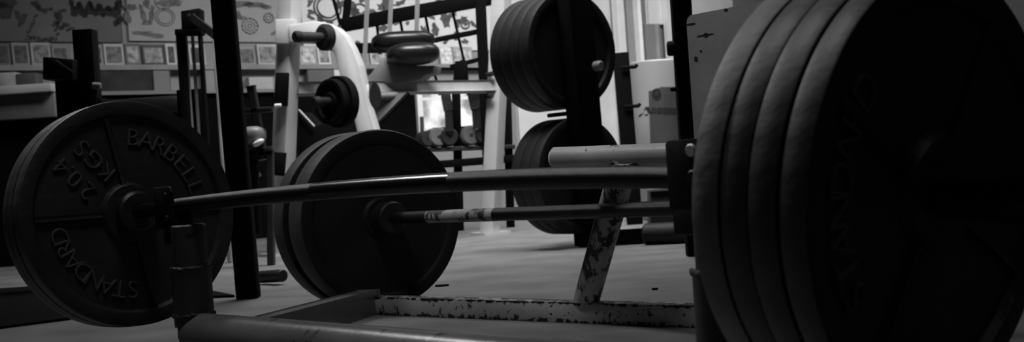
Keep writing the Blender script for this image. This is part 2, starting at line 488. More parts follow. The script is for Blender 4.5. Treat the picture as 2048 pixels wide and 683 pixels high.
# weld collar at its head
b.lathe([(.024, -.006), (.031, -.003), (.030, .004), (.024, .006)], cp0 + cpd * ((W(1256, 312, 2.5) - cp0).dot(cpd)) - Z1 * .021, Z1, 32)
b.build('brace', M['strut'], st)
sb2 = rl + rdv * 1.06 + rside * .021 + Z1 * (hb - .003)
b = MB(); h2_ = cp0 + cpd * .58 - Z1 * .006; b.cyl(sb2 - (h2_ - sb2).normalized() * .03, h2_, .0262, 36, .002); cut_flat(b, hb - .0005); b.build('brace', M['strut'], st)

# ------------------------------------------------------------------ second barbell, on the floor
A2 = V((math.cos(1.00), -math.sin(1.00), .012)).normalized()
R2 = .2175
Q = W(767, 439, 3.28); Q.z = R2 + .001
L2 = 1.60; QE = Q + A2 * L2
bar2 = thing('barbell', 'old chalk-worn barbell lying on the floor behind the stand', 'barbell', Q.lerp(QE, .5))
b = MB(); 
def s2(t0, t1, mi, r=.0138): b.tube([Q + A2 * (t0 + (t1 - t0) * i / 6) for i in range(7)], r, 24, True, mi)
s2(.035, .23, 0); s2(.23, .52, 2, .0142); s2(.52, L2 - .035, 1)
b.build('shaft', [M['sleeve'], M['knurl'], M['bar_old']], bar2)
for c, d in ((Q, -A2), (QE, A2)):
    b = MB(); b.cyl(c - d * .002, c + d * .30, .0248, 32); sl = b.build('sleeve', M['sleeve'], bar2)
    b = MB(); b.lathe([(.0152, -.060), (.036, -.060), (.040, -.054), (.040, -.010), (.037, -.002), (.0152, -.002)], c, d, 48); b.build('collar_ring', M['iron_worn'], sl)
g = 'plates of the barbell on the floor'
plate('bumper_plate', 'thick inner black plate of the floor barbell, behind the bowed bar', g, Q, A2, R2, .080, M['bumper'], dish=.006, hub=.05, lip=.03, round_=.010, rim='rim_bumper')
plate('bumper_plate', 'outer plate of the floor barbell, peeking out behind the thick inner one', g, Q - A2 * .108, A2, R2 + .001, .062, M['bumper'], dish=.005, hub=.05, lip=.03, round_=.010, rim='rim_bumper')
plate('bumper_plate', 'plate on the hidden end of the floor barbell, behind the big stack', g, QE + A2 * .08, A2, R2 + .015, .080, M['bumper'], dish=.006, hub=.05, lip=.03, round_=.010, rim='rim_bumper')

# ------------------------------------------------------------------ wooden box at right
bx = W(1372, 32, 2.9); bd = V((.56, -.828, 0)); bn = V((.828, .56, 0))
b = MB(); Hb = bx.z
pts = []
rr_ = .018
for t in range(6):
    an = PI - t * PI / 10
    pts.append((rr_ + rr_ * math.cos(an), Hb - rr_ + rr_ * math.sin(an)))
pts += [(.95, Hb), (.95, 0), (0, 0)]
b.prism([V((bx.x, bx.y, 0)) + bd * q + Z1 * z for q, z in pts], bn * .42, .0)
wb = b.build('plywood_box', M['wood']); tag(wb, 'tall grey wooden box with knots and nail holes, behind the big plate stack', 'box')
for (x, y, rx, rz) in ((1410, 70, .024, .0016), (1412, 70, .006, .005), (1392, 118, .005, .006), (1382, 48, .013, .002), (1452, 20, .005, .0025), (1402, 102, .003, .0025)):
    p = onplane(x, y, bx, bn)
    b = MB(); b.prism([p - bn * .0012 + bd * (rx * math.cos(t * PI / 6) * (1 + .3 * math.sin(3 * t))) + Z1 * (rz * math.sin(t * PI / 6)) for t in range(12)], bn * .0022)
    b.build('knot', M['hole'], None).parent = wb

# ------------------------------------------------------------------ black uprights
def post(name, label, xt, yt, xb, yb, Y, w, d, m=None, cat='post', extra=None, z1=2.6):
    pb, pt = W(xb, yb, Y), W(xt, yt, Y)
    dirn = (pt - pb); dirn /= dirn.z
    base = pb - dirn * pb.z; top = base + dirn * z1
    t = thing(name, label, cat, base)
    b = MB(); b.beam(base, top, w, d, X1, .004); b.build('column', m or M['dull'], t)
    return t, base, dirn
post('rack_post', 'black square rack post standing between the two plate stacks', 446, 0, 497, 590, 3.84, .061, .061, cat='rack post')
t, base, dn = post('rack_post', 'black square post beside the corner of the wooden box', 1361, 0, 1378, 270, 4.3, .062, .062, cat='rack post')
b = MB(); q = W(1342, 97, 4.3); b.cyl(q + X1 * .03, q - X1 * .012, .024, 20, .004); b.build('clamp_knob', M['dull'], t)
b = MB(); q = W(1352, 178, 4.3); b.cyl(q + X1 * .03, q - X1 * .018, .007, 16); b.build('pin', M['dull'], t)

# ------------------------------------------------------------------ plate storage tree
AT = V((math.cos(.885), -math.sin(.885), 0)); NT = V((math.sin(.885), math.cos(.885), 0))
YT = 5.10
tb = W(1190, 494, YT); tp = W(1148, 0, YT)
td = (tp - tb); td /= td.z; tb = tb - td * tb.z
tree = thing('plate_tree', 'dark plate storage tree holding two stacks of plates in mid floor', 'plate rack', tb)
b = MB(); b.beam(tb + td * .09, tb + td * 1.5, .115, .075, NT, .005); b.beam(tb + Z1 * .0, tb + td * .10, .034, .05, NT, .003); b.build('column', M['dull'], tree)
b = MB(); b.beam(tb + V((.03, -.0, .028)), tb + V((.46, -.03, .028)), .05, .05, Z1, .004); b.beam(tb + Z1 * .028, tb - AT * .09 + Z1 * .028, .05, .05, Z1, .004); b.build('base', M['dull'], tree)
q = W(1200, 131, YT - .06)
b = MB(); b.cyl(q + AT * -.03, q + AT * .008, .019, 20, .006); b.build('bolt', M['mid'], tree)
g = 'plates stored on the tree'
for nm, cx, cy, zz_, lab, cnt, th in (('u', 1152, 98, 0, 'upper', 4, .056), ('l', 1172, 350, 0, 'lower', 3, .052)):
    c = W(cx, cy, YT + .02)
    pc = c - AT * .005
    b = MB(); b.cyl(pc + AT * .03, pc - AT * .30, .0235, 24); b.build('peg', M['dull'], tree)
    words = ['front', 'second', 'third', 'rearmost'] if cnt == 4 else ['front', 'middle', 'rearmost']
    for k in range(cnt):
        plate('weight_plate', '%s plate of the %s stack on the dark storage tree' % (words[k], lab), g, pc - AT * (.012 + k * (th + .002)), AT,
              .2225, th, M['bumper'] if lab == 'lower' else M['rubber'], dish=.012, hub=.05, lip=.03, round_=.002)
q0 = W(1096, 231, YT + .1); b = MB(); b.cyl(q0, q0 + AT * .12 + V((0, .0, 0)), .008, 12); b.build('spare_pin', M['dull'], tree)

# ------------------------------------------------------------------ white lever machine
MU = V((.82, .572, 0)).normalized()       # along its crossbar
MN = V((MU.y, -MU.x, 0))                  # towards the viewer
wm = thing('lever_machine', 'white painted lever machine with two posts, crossbar and curved arm', 'gym machine', W(770, 460, 6.2) * 1.0)
wm.location.z = 0
def wpost(xt, xb, yb, Y, w):
    pb, pt = W(xb, yb, Y), W(xt, 0, Y); d = pt - pb; d /= d.z; base = pb - d * pb.z
    b = MB(); b.beam(base, base + d * 2.1, w, w, V((.5, .866, 0)), .006); return b.build('post', M['white'], wm), base, d
po, lb, ld = wpost(580, 567, 330, 5.95, .078)
po2, rb, rdn = wpost(1003, 980, 466, 6.57, .074)
b = MB(); b.box(rb + Z1 * .006, (MU, MN, Z1), (.075, .07, .006), .002); b.build('foot_plate', M['white'], wm)
b = MB(); b.box(lb + Z1 * .006, (MU, MN, Z1), (.075, .07, .006), .002); b.build('foot_plate', M['white'], wm)
for x, y in ((986, 147), (984, 191), (1003, 70)):
    q = W(x, y, 6.50); b = MB(); b.cyl(q + MN * .0, q - MN * .05, .012, 16, .002); b.build('bolt_hole', M['hole'], wm)
c0, c1 = W(590, 178, 5.98), W(985, 173, 6.56)
b = MB(); b.beam(c0, c1, .052, .052, MN + Z1 * .16, .007); b.build('crossbar', M['white_old'], wm)
# curved arm cut from thick plate
ya = 5.86
out = [(577, 50), (600, 46), (628, 42), (650, 45), (672, 55), (690, 71), (704, 96), (718, 130), (727, 172), (735, 212), (750, 262), (772, 330), (786, 400), (796, 494)]
inn = [(742, 495), (738, 400), (728, 330), (722, 300), (713, 262), (704, 222), (693, 186), (681, 155), (673, 128), (668, 106), (655, 92), (630, 86), (600, 85), (578, 85)]
b = MB(); b.prism([W(x, y, ya) for x, y in out + inn], V((.02, .075, 0)), .006); b.build('curved_arm', M['white'], wm)
b = MB(); b.prism([W(x, y, 5.99) for x, y in [(560, 44), (600, 44), (600, 92), (560, 92)]], V((0, -.12, 0)), .004); b.build('arm_bracket', M['white'], wm)
PA = V((-.68, -.73, 0))
def peg(x, y, disc_r, disc_t, ln, mm='dark'):
    q = W(x, y, ya)
    b = MB(); b.cyl(q - PA * .02, q + PA * (disc_t + ln), .0215, 24, .003); p_ = b.build('weight_peg', M[mm], wm)
    b = MB(); b.lathe([(0, 0), (disc_r, 0), (disc_r, disc_t * .7), (disc_r - .012, disc_t), (.0225, disc_t), (0, disc_t)], q, PA, 40, False); b.build('rubber_stop', M['rubber'], p_)
    e = q + PA * (disc_t + ln); b = MB(); b.cyl(e - PA * .03, e + PA * .006, .0245, 24, .006); b.build('end_cap', M['rubber'], p_)
    return q
peg(655, 75, .058, .035, .14)
q = peg(694, 203, .05, .02, .16, 'black')
plate('small_weight_plate', 'larger small plate hung on the white machine, against its curved arm', 'small plates on the white machine', q + PA * .062, PA, .112, .038, M['dull'], hub=.04, lip=.02)
plate('small_weight_plate', 'smaller front plate hung on the lower peg of the white machine', 'small plates on the white machine', q + PA * .102, PA, .098, .036, M['dull'], hub=.04, lip=.02)
# pivot cap, pivot tube, gusset and rod
q = W(738, 190, 5.92)
b = MB(); b.lathe([(0, .012), (.03, .012), (.046, .004), (.05, -.01), (0, -.01)], q, V((.93, -.36, 0)), 36, False); b.build('pivot_cap', M['white'], wm)
b = MB(); b.lathe([(0, .0), (.055, .0), (.058, -.02), (0, -.02)], q - V((.93, -.36, 0)) * -.016 + V((.012, .03, 0)), V((.93, -.36, 0)), 36, False); b.build('pivot_ring', M['rubber'], wm)
b = MB(); b.cyl(W(742, 193, 6.08), W(794, 191, 6.14), .017, 24, .003); b.build('pivot_tube', M['mid'], wm)
b = MB(); b.prism([W(x, y, 6.12) for x, y in [(728, 186), (815, 186), (752, 255), (740, 330), (722, 330)]], V((.01, .02, 0)), .002); b.build('gusset', M['mid'], wm)
b = MB(); b.cyl(W(818, 186, 6.10), W(748, 258, 6.06), .010, 16); b.build('brace_rod', M['dull'], wm)
# sticker box and lower catch on the left post
b = MB(); b.prism([W(x, y, 5.86) for x, y in [(551, 145), (577, 145), (574, 212), (547, 211)]], V((.0, .03, 0)), .003); k_ = b.build('stop_block', M['dull'], wm)
q = W(549, 211, 5.84); b = MB(); b.cyl(q, q + X1 * .03, .008, 16, .002); b.build('pin', M['chrome'], k_)
b = MB(); b.prism([W(x, y, 5.82) for x, y in [(547, 303), (570, 305), (566, 352), (543, 350)]], V((0, .05, 0)), .003); b.build('lower_catch', M['dull'], wm)
# head pads on their bracket
Yp = 6.20
b = MB(); b.prism([W(x, y, Yp) for x, y in [(733, 158), (768, 112), (786, 124), (800, 131), (868, 131), (866, 146), (846, 152), (842, 158), (800, 166), (760, 165)]], V((.03, .10, 0)), .003)
b.build('pad_bracket', M['mid'], wm)
padax = (V((.98, .2, 0)).normalized(), V((-.2, .98, 0)).normalized(), Z1)
b = MB(); b.pillow(W(826, 108, Yp - .02), padax, (.122, .11, .052), 2.6); b.build('pad', M['vinyl'], wm)
b = MB(); b.pillow(W(806, 82, Yp + .22), padax, (.150, .10, .045), 3.0); b.build('pad', M['vinyl'], wm)

# ------------------------------------------------------------------ black slanted rack behind the machine
Yr = 6.95
rk = thing('stall_rack', 'large black rack with slanting rails and thin rods behind the white crossbar', 'rack', V((W(966, 300, Yr).x, Yr, 0)))
def rbeam(x0, y0, x1, y1, w, d, nm, Y0=Yr, Y1_=Yr, m=None):
    b = MB(); b.beam(W(x0, y0, Y0), W(x1, y1, Y1_), d, w, Y1, .004); return b.build(nm, m or M['dull'], rk)
rbeam(683, 51, 985, -4, .068, .05, 'top_rail')
rbeam(676, 97, 800, 95, .052, .03, 'middle_rail'); rbeam(790, 96, 957, 63, .026, .03, 'middle_rail')
rbeam(858, 137, 975, 138, .014, .02, 'lower_rail'); rbeam(900, 134, 965, 117, .022, .02, 'lower_rail')
pt_, pb_ = W(958, -60, Yr), W(975, 300, Yr); dd = (pt_ - pb_); dd /= dd.z; pb_ -= dd * pb_.z
b = MB(); b.beam(pb_, pb_ + dd * 1.35, .055, .06, X1, .004); b.build('upright', M['dull'], rk)
pt_, pb_ = W(662, -20, Yr), W(690, 100, Yr); dd2 = dd; pb_ -= dd2 * pb_.z
b = MB(); b.beam(W(690, 110, Yr) - dd2 * W(690, 110, Yr).z, W(690, 110, Yr), .03, .03, X1, .003); b.build('upright', M['dull'], rk)
rbeam(660, -25, 681, 50, .016, .016, 'rod')
for x0, y0, x1, y1 in ((754, 52, 760, 108), (801, 42, 812, 108), (851, 32, 864, 100), (905, 22, 930, 130), (866, 134, 880, 190), (925, 120, 936, 190), (690, 110, 707, 180)):
    rbeam(x0, y0, x1, y1, .014, .014, 'rod', Yr + .03, Yr + .03)
b = MB(); b.prism([W(x, y, Yr - .03) for x, y in [(910, 122), (934, 120), (937, 160), (906, 160)]], V((0, .05, 0)), .004); b.build('rail_bracket', M['dull'], rk)
rbeam(700, -70, 990, -72, .05, .05, 'top_rail')
rbeam(983, -75, 985, 10, .03, .03, 'rod')
b = MB(); b.beam(W(703, -72, Yr), W(690, 55, Yr + .0), .03, .03, X1, .003); b.build('rod', M['dull'], rk)
gs = 'pale straps hanging over the black rack'
for i, (x0, x1, y1, lab) in enumerate(((738, 728, 150, 'leftmost of three pale straps hanging over the black rack, the longest one'),
                                    (786, 779, 68, 'middle of three pale straps hanging over the black rack'),
                                    (837, 833, 64, 'rightmost of three pale straps hanging over the black rack'))):
    b = MB(); Ys = Yr - .055
    top_, bot_ = W(x0, -72, Ys), W(x1, y1, Ys)
    b.beam(top_, bot_, .021, .004, X1, .001)
    b.tube([top_ + V((0, .0, 0)), top_ + V((0, -.0, .02)), top_ + V((0, .03, .045)), top_ + V((0, .085, .045)), top_ + V((0, .105, .02)), top_ + V((0, .105, -.04))], .006, 10)
    tag(b.build('hanging_strap', tone(.22, .7, .1)), lab, 'strap', gs)

# ------------------------------------------------------------------ dumbbell rack seen under the crossbar
Yd = 7.2
dr = thing('dumbbell_rack', 'low black dumbbell rack seen under the white crossbar', 'dumbbell rack', V((W(912, 300, Yd).x, Yd, 0)))
def dbeam(x0, y0, x1, y1, w, d, nm, Y=Yd, m=None):
    b = MB(); b.beam(W(x0, y0, Y), W(x1, y1, Y), d, w, Y1, .003); return b.build(nm, m or M['dull'], dr)
p = W(912, 180, Yd); pb_ = W(916, 330, Yd); dd = p - pb_; dd /= dd.z; pb_ -= dd * pb_.z
b = MB(); b.beam(pb_, pb_ + dd * .80, .045, .05, X1, .003); b.build('upright', M['dull'], dr)
p = W(1012, 180, Yd); pb2 = W(1018, 330, Yd); pb2 -= dd * pb2.z
b = MB(); b.beam(pb2, pb2 + dd * .80, .045, .05, X1, .003); b.build('upright', M['dull'], dr)
p3 = W(846, 330, Yd); p3 -= dd * p3.z
b = MB(); b.beam(p3, p3 + dd * .62, .02, .03, X1, .003); b.build('upright', M['dark'], dr)
dbeam(840, 300, 1030, 293, .022, .14, 'shelf', Yd, M['dark']); dbeam(836, 332, 1034, 316, .040, .16, 'shelf', Yd - .02)
dbeam(866, 257, 1010, 250, .010, .02, 'rail')
gd = 'dumbbells on the low rack'
DB = [(872, 279, .052, 'mid', 'leftmost round dumbbell on the low rack under the white crossbar'), (893, 277, .050, 'dark', 'dark dumbbell just left of the dumbbell rack upright'),
      (936, 273, .054, 'mid', 'pale dumbbell just right of the dumbbell rack upright'), (962, 271, .050, 'dark', 'dark dumbbell left of the white machine post'),
      (852, 283, .045, 'dark', 'small dumbbell at the left end of the low rack')]
for x, y, r, m, lab in DB:
    c = W(x, y, Yd)
    sh_z = W(x, 300 - (x - 840) * .037, Yd).z + .011
    c.z = sh_z + r + .001
    d = thing('dumbbell', lab, 'dumbbell', c, gd)
    ax_ = V((.25, -.97, 0)).normalized()
    b = MB(); b.cyl(c - ax_ * .09, c + ax_ * .09, .014, 16); b.build('handle', M['sleeve'], d)
    for s in (-1, 1):
        b = MB(); b.lathe([(0, -.028), (r * .8, -.028), (r, -.014), (r, .014), (r * .8, .028), (0, .028)], c + ax_ * s * .062, ax_, 28, False); b.build('head', M[m], d)
# gear bags / belts hung from the rack
gb = 'dark belts hanging behind the white crossbar'
for x0, y0, x1, y1, w, lab in ((889, 178, 899, 262, .045, 'dark belt hanging beside the bright low window'), (945, 178, 956, 255, .06, 'dark belt hanging beside the white machine post')):
    b = MB(); Y_ = Yd - .10
    b.beam(W(x0, y0, Y_), W((x0 + x1) / 2 + 3, (y0 + y1) / 2, Y_ - .01), w, .012, X1, .003); b.beam(W((x0 + x1) / 2 + 3, (y0 + y1) / 2, Y_ - .01), W(x1, y1, Y_), w * .8, .012, X1, .003)
    q = W(x0, y0, Y_); b.cyl(q, q + Y1 * .14, .006, 10)
    tag(b.build('hanging_belt', M['dark']), lab, 'belt', gb)
dbeam(884, 178, 1016, 172, .02, .03, 'rail', Yd + .02)

# black incline bench seen behind the small plates
bn_ = thing('incline_bench', 'black bench with a thin pale edge beside the white machine post', 'bench', V((W(650, 300, 6.4).x, 6.4, 0)))
b = MB(); b.prism([W(x, y, 6.35) for x, y in [(597, 222), (628, 254), (668, 238), (708, 238), (712, 320), (597, 320)]], V((.03, .22, 0)), .006); b.build('pad', M['dull'], bn_)
b = MB(); b.cyl(W(597, 219, 6.33), W(629, 253, 6.33), .0055, 12); b.build('edge_trim', M['white'], bn_)
for x in (606, 700):
    q = W(x, 318, 6.42); b = MB(); b.beam(V((q.x, q.y, 0)), q, .04, .04, X1, .003); b.build('leg', M['dull'], bn_)

# ------------------------------------------------------------------ things on and along the back wall
# long mural board, sign and pictures
def board(name, label, cat, x0, y0, x1, y1, m, frame=None, group=None, th=.012, off=0.0, draw=None):
    if frame is None and draw is None:
        o = wallbox(name, x0, y0, x1, y1, th, m, None, off); return tag(o, label, cat, group)
    p, q = onwall(x0, y0, off), onwall(x1, y1, off); c = (p + q) / 2
    t = thing(name, label, cat, c, group)
    wallbox('panel', x0, y0, x1, y1, th, m, t, off)
    return t

def blob(mb, x, y, rx, ry, off, jag=.3, n=14, rot=0.0):
    """irregular inked patch on a board"""
    c = onwall(x, y, off); s = (c - V((0, 0, HC))).length / FPX
    pts = []
    ph = random.random() * 6
    for i in range(n):
        t = 2 * PI * i / n; k = 1 + jag * random.uniform(-1, 1)
        a_, b_ = rx * k * math.cos(t), ry * k * math.sin(t)
        a2, b2 = a_ * math.cos(rot) - b_ * math.sin(rot), a_ * math.sin(rot) + b_ * math.cos(rot)
        pts.append(c + WU * a2 * s * 1.25 + Z1 * b2 * s)
    mb.prism(pts, WN * .0015)

def ringmark(mb, x, y, r, w, off, n=40, sq=1.0):
    c = onwall(x, y, off); s = (c - V((0, 0, HC))).length / FPX
    pts = [c + WU * (r * math.cos(2 * PI * i / n)) * s * 1.2 + Z1 * r * sq * math.sin(2 * PI * i / n) * s for i in range(n + 1)]
    mb.tube(pts, w * s / 2, 6, False)

mur = board('mural_board', 'grey mural board with a dark ornate triangle, at the far left of the wall', 'mural', -70, -90, 243, 84, tone(.10, .7, .2, 3), draw=1)
b = MB()
def leaves(A_, B_, k, jx, jy, r0, r1):
    for i in range(k):
        t = (i + .5) / k
        blob(b, A_[0] + (B_[0] - A_[0]) * t + random.uniform(-jx, jx), A_[1] + (B_[1] - A_[1]) * t + random.uniform(-jy, jy), random.uniform(r0, r1), random.uniform(r0, r1) * .8, .0125, .45, 10, random.random() * 3)
leaves((74, 27), (53, 72), 9, 2, 2, 2, 3.6)              # leafy sides of the triangle
leaves((52, 76), (116, 79), 15, 3, 3, 2, 4.4)
leaves((74, 18), (132, 24), 14, 3, 5, 2.4, 5)
leaves((108, 36), (136, 58), 15, 9, 6, 2.6, 5.6)
leaves((110, 50), (117, 72), 5, 3, 3, 2, 4)
leaves((66, 4), (80, 14), 6, 5, 4, 2.5, 5)
for x, y, rx, ry, r_ in ((8, 22, 13, 15, .4), (0, 4, 24, 13, .2), (35, 30, 4, 9, .3), (45, 40, 4.5, 13, -.4)): blob(b, x, y, rx, ry, .0125, .25, 14, r_)
b.build('drawing', M['ink2'], mur)
b = MB()
zz_ = [(142, 4), (150, 27), (159, 9), (169, 30), (180, 8), (189, 27), (199, 12), (206, 29), (216, 16), (226, 24), (238, 3)]
for (xa, ya_), (xb, yb_) in zip(zz_[:-1], zz_[1:]):
    for k in range(5): blob(b, xa + (xb - xa) * k / 4, ya_ + (yb_ - ya_) * k / 4, 4.0, 5.0, .0130, .35, 9)
for i in range(9): blob(b, 148 + i * 10, 26 + random.uniform(-3, 3), 6, 3.5, .0131, .4, 9)
for i in range(8): blob(b, 238 + random.uniform(-8, 6), 6 + i * 6, 5, 5, .0130, .5, 10)
b.build('banner_script', M['ink'], mur)

sg = board('mural_board', 'pale board with faint gear and bottle sketches, behind the black rack post', 'mural', 245, -90, 590, 84, tone(.26, .7, .08, 4), draw=1)
b = MB()
for x, y, rs in ((330, 34, (17, 13)), (326, 4, (14,)), (500, 52, (15, 9, 4)), (537, 36, (9, 4))):
    g_ = MB()
    for r in rs: ringmark(g_, x, y, r, 1.6, .0128)
    if x >= 500:
        k_ = 12 if x == 500 else 9
        for i in range(k_): blob(g_, x + rs[0] * math.cos(2 * PI * i / k_), y + rs[0] * math.sin(2 * PI * i / k_), 2.2, 2.2, .0125, .2, 8)
    g_.build('gear_sketch' if x >= 500 else 'ring_sketch', M['ink3'], sg)
for x, y, rx, ry, r_ in ((293, 5, 5, 14, 0), (285, 26, 4, 16, .15), (303, 28, 4, 17, -.2), (294, 45, 9, 5, 0), (262, 14, 10, 6, 0), (330, 6, 14, 8, 0), (282, 66, 16, 3.5, .05), (305, 70, 16, 4.5, -.12),
                        (478, 8, 22, 7, 0), (505, 10, 22, 5, 0), (533, 14, 12, 4, 0), (474, 30, 6, 9, .3), (486, 36, 5, 4, 0), (548, 66, 7, 3, .5), (255, 35, 6, 14, .1), (352, 5, 12, 7, .2)): blob(b, x, y, rx, ry, .0125, .35, 14, r_)
b.build('drawing', M['ink3'], sg)

sg2 = board('mural_board', 'bright mural board with blotchy sketches, behind the slanted black rack', 'mural', 592, -110, 990, 100, tone(.56, .7, .06, 4), draw=1)
b = MB()
for x, y, rs in ((655, 15, (26, 20)), (720, 22, (14,)), (930, 48, (9,))):
    g_ = MB()
    for r in rs: ringmark(g_, x, y, r, 4, .0135)
    g_.build('ring_sketch', tone(.08, .7, .4, 20), sg2)
for i in range(46):
    x, y = random.uniform(600, 960), random.uniform(-15, 98)
    if abs(x - 660) < 18 and y < 35: continue
    blob(b, x, y, random.uniform(3, 11), random.uniform(3, 9), .0125, .5, 12, random.random() * 3)
for x, y, rx, ry in ((700, 12, 9, 14), (712, 30, 10, 12), (772, 10, 9, 18), (745, 25, 6, 9), (890, 40, 10, 14), (870, 60, 7, 12), (925, 40, 10, 6), (640, 38, 5, 10)): blob(b, x, y, rx, ry, .0125, .35, 14, random.random())
b.build('drawing', tone(.08, .7, .4, 20), sg2)

# picture ledges
def ledge(n, x0, x1, y, dep, th, m):
    p, q = onwall(x0, y), onwall(x1, y); z = onwall(300, y).z
    c = (p + q) / 2; c.z = z
    b = MB(); b.box(c + WN * (dep / 2), (WU, WN, Z1), ((q - p).dot(WU) / 2, dep / 2, th / 2), .003)
    return struct(b.build('trim_%d' % n, m))
ledge(2, -70, 990, 136, .055, .022, tone(.20, .6, .15, 5))
ledge(3, 170, 700, 186, .055, .014, tone(.17, .6, .15, 5))
gp = 'small framed pictures leaning on the wall ledge'
PIC = [(-6, 22, .16, .10, 'dim framed picture at the very left end of the wall ledge'), (26, 60, .30, .12, 'framed picture under the left foot of the ornate triangle'),
       (64, 103, .42, .28, 'pale framed picture under the middle of the ornate triangle'), (106, 140, .28, .16, 'framed picture immediately left of the tall black machine column'),
       (188, 207, .30, .12, 'narrow framed picture immediately right of the tall black machine column'), (210, 249, .46, .20, 'framed picture with a bright middle, left of the dark portrait'),
       (252, 283, .14, .40, 'dark framed portrait with a pale figure'), (286, 330, .07, .34, 'black framed picture with one small bright spot'),
       (334, 354, .55, .10, 'white framed picture beside the cable station upright'), (380, 412, .50, .06, 'framed dark picture seen inside the cable station'),
       (464, 512, .26, .13, 'grey framed picture immediately right of the black rack post'), (517, 556, .40, .22, 'framed picture under the small gear sketch'),
       (600, 634, .34, .50, 'framed picture under the upper peg of the white machine'), (637, 662, .58, .30, 'pale framed picture touching the inside of the curved arm'),
       (700, 738, .30, .14, 'framed picture right of the curved arm, behind the rack'), (742, 770, .5, .3, 'framed picture behind the pad bracket of the white machine'),
       (882, 908, .5, .62, 'framed picture right of the black pad'), (905, 946, .30, .40, 'grey framed picture behind the lower rail of the black rack')]
for x0, x1, fr, pc, lab in PIC:
    zl = onwall(300, 136).z + .0115
    p, q = onwall(x0, 131, .02), onwall(x1, 131, .02); w = (q - p).dot(WU); c = (p + q) / 2; hgt = .115 + .008 * math.sin(x0)
    tilt = V((WN.x * -.10, WN.y * -.10, 1)).normalized(); tn = (WN + Z1 * .10).normalized()
    base = V((c.x, c.y, zl + .001))
    t = thing('framed_picture', lab, 'picture', base, gp)
    b = MB(); b.box(base + tilt * hgt / 2, (WU, tn, tilt), (w / 2, .006, hgt / 2), .002); b.build('frame', tone(fr * (.62 + .4 * max(0, x0) / 950), .6, .12, 12), t)  # tone rises along the wall, painting in its stronger light further right
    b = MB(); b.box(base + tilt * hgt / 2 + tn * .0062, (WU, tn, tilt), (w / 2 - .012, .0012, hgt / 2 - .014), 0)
    ii = b.build('image', tone(pc * (.5 + .4 * max(0, x0) / 950), .6, .6, 34), t)  # same painted brightening along the wall
# goods on the second ledge and in front of the wall
z3 = onwall(300, 186).z + .0075
def on_ledge3(name, x0, x1, ytop, m, label, cat, dep=.04, zb=None):
    zb = z3 if zb is None else zb
    p, q = onwall(x0, 170, .008), onwall(x1, 170, .008); c = (p + q) / 2; h = onwall((x0 + x1) / 2, ytop, .03).z - zb
    b = MB(); b.box(V((c.x, c.y, zb + h / 2 + .0005)) + WN * dep / 2, (WU, WN, Z1), ((q - p).dot(WU) / 2, dep / 2, h / 2), .003)
    return tag(b.build(name, m), label, cat)
on_ledge3('notice_board', 186, 299, 141, tone(.022, .5, .4, 14), 'dark board standing on the lower wall ledge right of the tall black column', 'board')
on_ledge3('white_card', 302, 334, 134, tone(.16, .6, .1), 'pale square card on the lower ledge beside the dark board', 'card')
on_ledge3('storage_box', 610, 660, 137, tone(.10, .6, .1), 'grey box on the lower ledge behind the white machine post', 'box')
on_ledge3('white_card', 663, 678, 134, tone(.5, .6, .1), 'small white card on the lower ledge beside the curved arm', 'card')
on_ledge3('folded_towel', 492, 540, 156, tone(.34, .8, .1), 'white folded towel on the lower ledge right of the black rack post', 'towel')
on_ledge3('storage_box', 400, 424, 136, tone(.2, .6, .1), 'pale box inside the cable station outline on the lower ledge', 'box')
# low grey cabinet at the far left
cb = thing('low_cabinet', 'low grey cabinet with a pale top at the far left edge', 'cabinet', V((W(40, 300, 6.3).x, 6.3, 0)))
pA, pB = W(-70, 172, 6.55), W(110, 165, 6.55); 
b = MB(); hz_ = W(40, 172, 6.55).z; c = (pA + pB) / 2; hw_ = (pB.x - pA.x) / 2
zb_ = W(60, 236, 6.52).z
b.box(V((c.x, 6.66, (hz_ - .04 + zb_) / 2)), (X1, Y1, Z1), (hw_, .14, (hz_ - .04 - zb_) / 2), .004); b.build('body', tone(.13, .5, .45, 3), cb)
b = MB(); b.box(V((c.x, 6.70, zb_ / 2)), (X1, Y1, Z1), (hw_ - .01, .10, zb_ / 2 - .0005), .004); b.build('plinth', M['dull'], cb)
b = MB(); b.box(V((c.x, 6.64, hz_ - .02)), (X1, Y1, Z1), (hw_ + .004, .165, .020), .004); b.build('worktop', tone(.42, .5, .1, 5), cb)
for x, w_, h_, v_, lab in ((22, 34, 30, .34, 'pale carton on the low grey cabinet'), (60, 40, 26, .09, 'dark carton on the low grey cabinet, right of the pale one')):
    c = W(x, 172, 6.64); s = 6.64 / FPX
    b = MB(); b.box(V((c.x, 6.64, hz_ + h_ * s / 2 + .0005)), (X1, Y1, Z1), (w_ * s / 2, .05, h_ * s / 2), .004)
    tag(b.build('carton', tone(v_, .6, .3, 8)), lab, 'carton')

# bright low window under the crossbar, in the back wall
wz0, wz1 = onwall(860, 262).z, onwall(860, 184).z
p, q = onwall(832, 220), onwall(1000, 220); c = (p + q) / 2
w1 = thing('window_1', 'low bright window in the back wall under the white crossbar', 'window', V((c.x, c.y, wz0))); w1['kind'] = 'structure'
hw_ = (q - p).dot(WU) / 2
b = MB()
for s in (-1, 1): b.box(V((c.x, c.y, (wz0 + wz1) / 2)) + WU * s * hw_ + WN * .02, (WU, WN, Z1), (.02, .03, (wz1 - wz0) / 2 + .02), .003)
for z in (wz0, wz1): b.box(V((c.x, c.y, z)) + WN * .02, (WU, WN, Z1), (hw_, .03, .016), .003)
b.box(V((c.x, c.y, wz0 + (wz1 - wz0) * .82)) + WN * .02, (WU, WN, Z1), (hw_, .012, .008), .002)
b.box(V((c.x, c.y, (wz0 + wz1) / 2)) + WN * .02 - WU * .12, (WU, WN, Z1), (.010, .012, (wz1 - wz0) / 2), .002)
b.build('window_frame', M['white2'], w1)
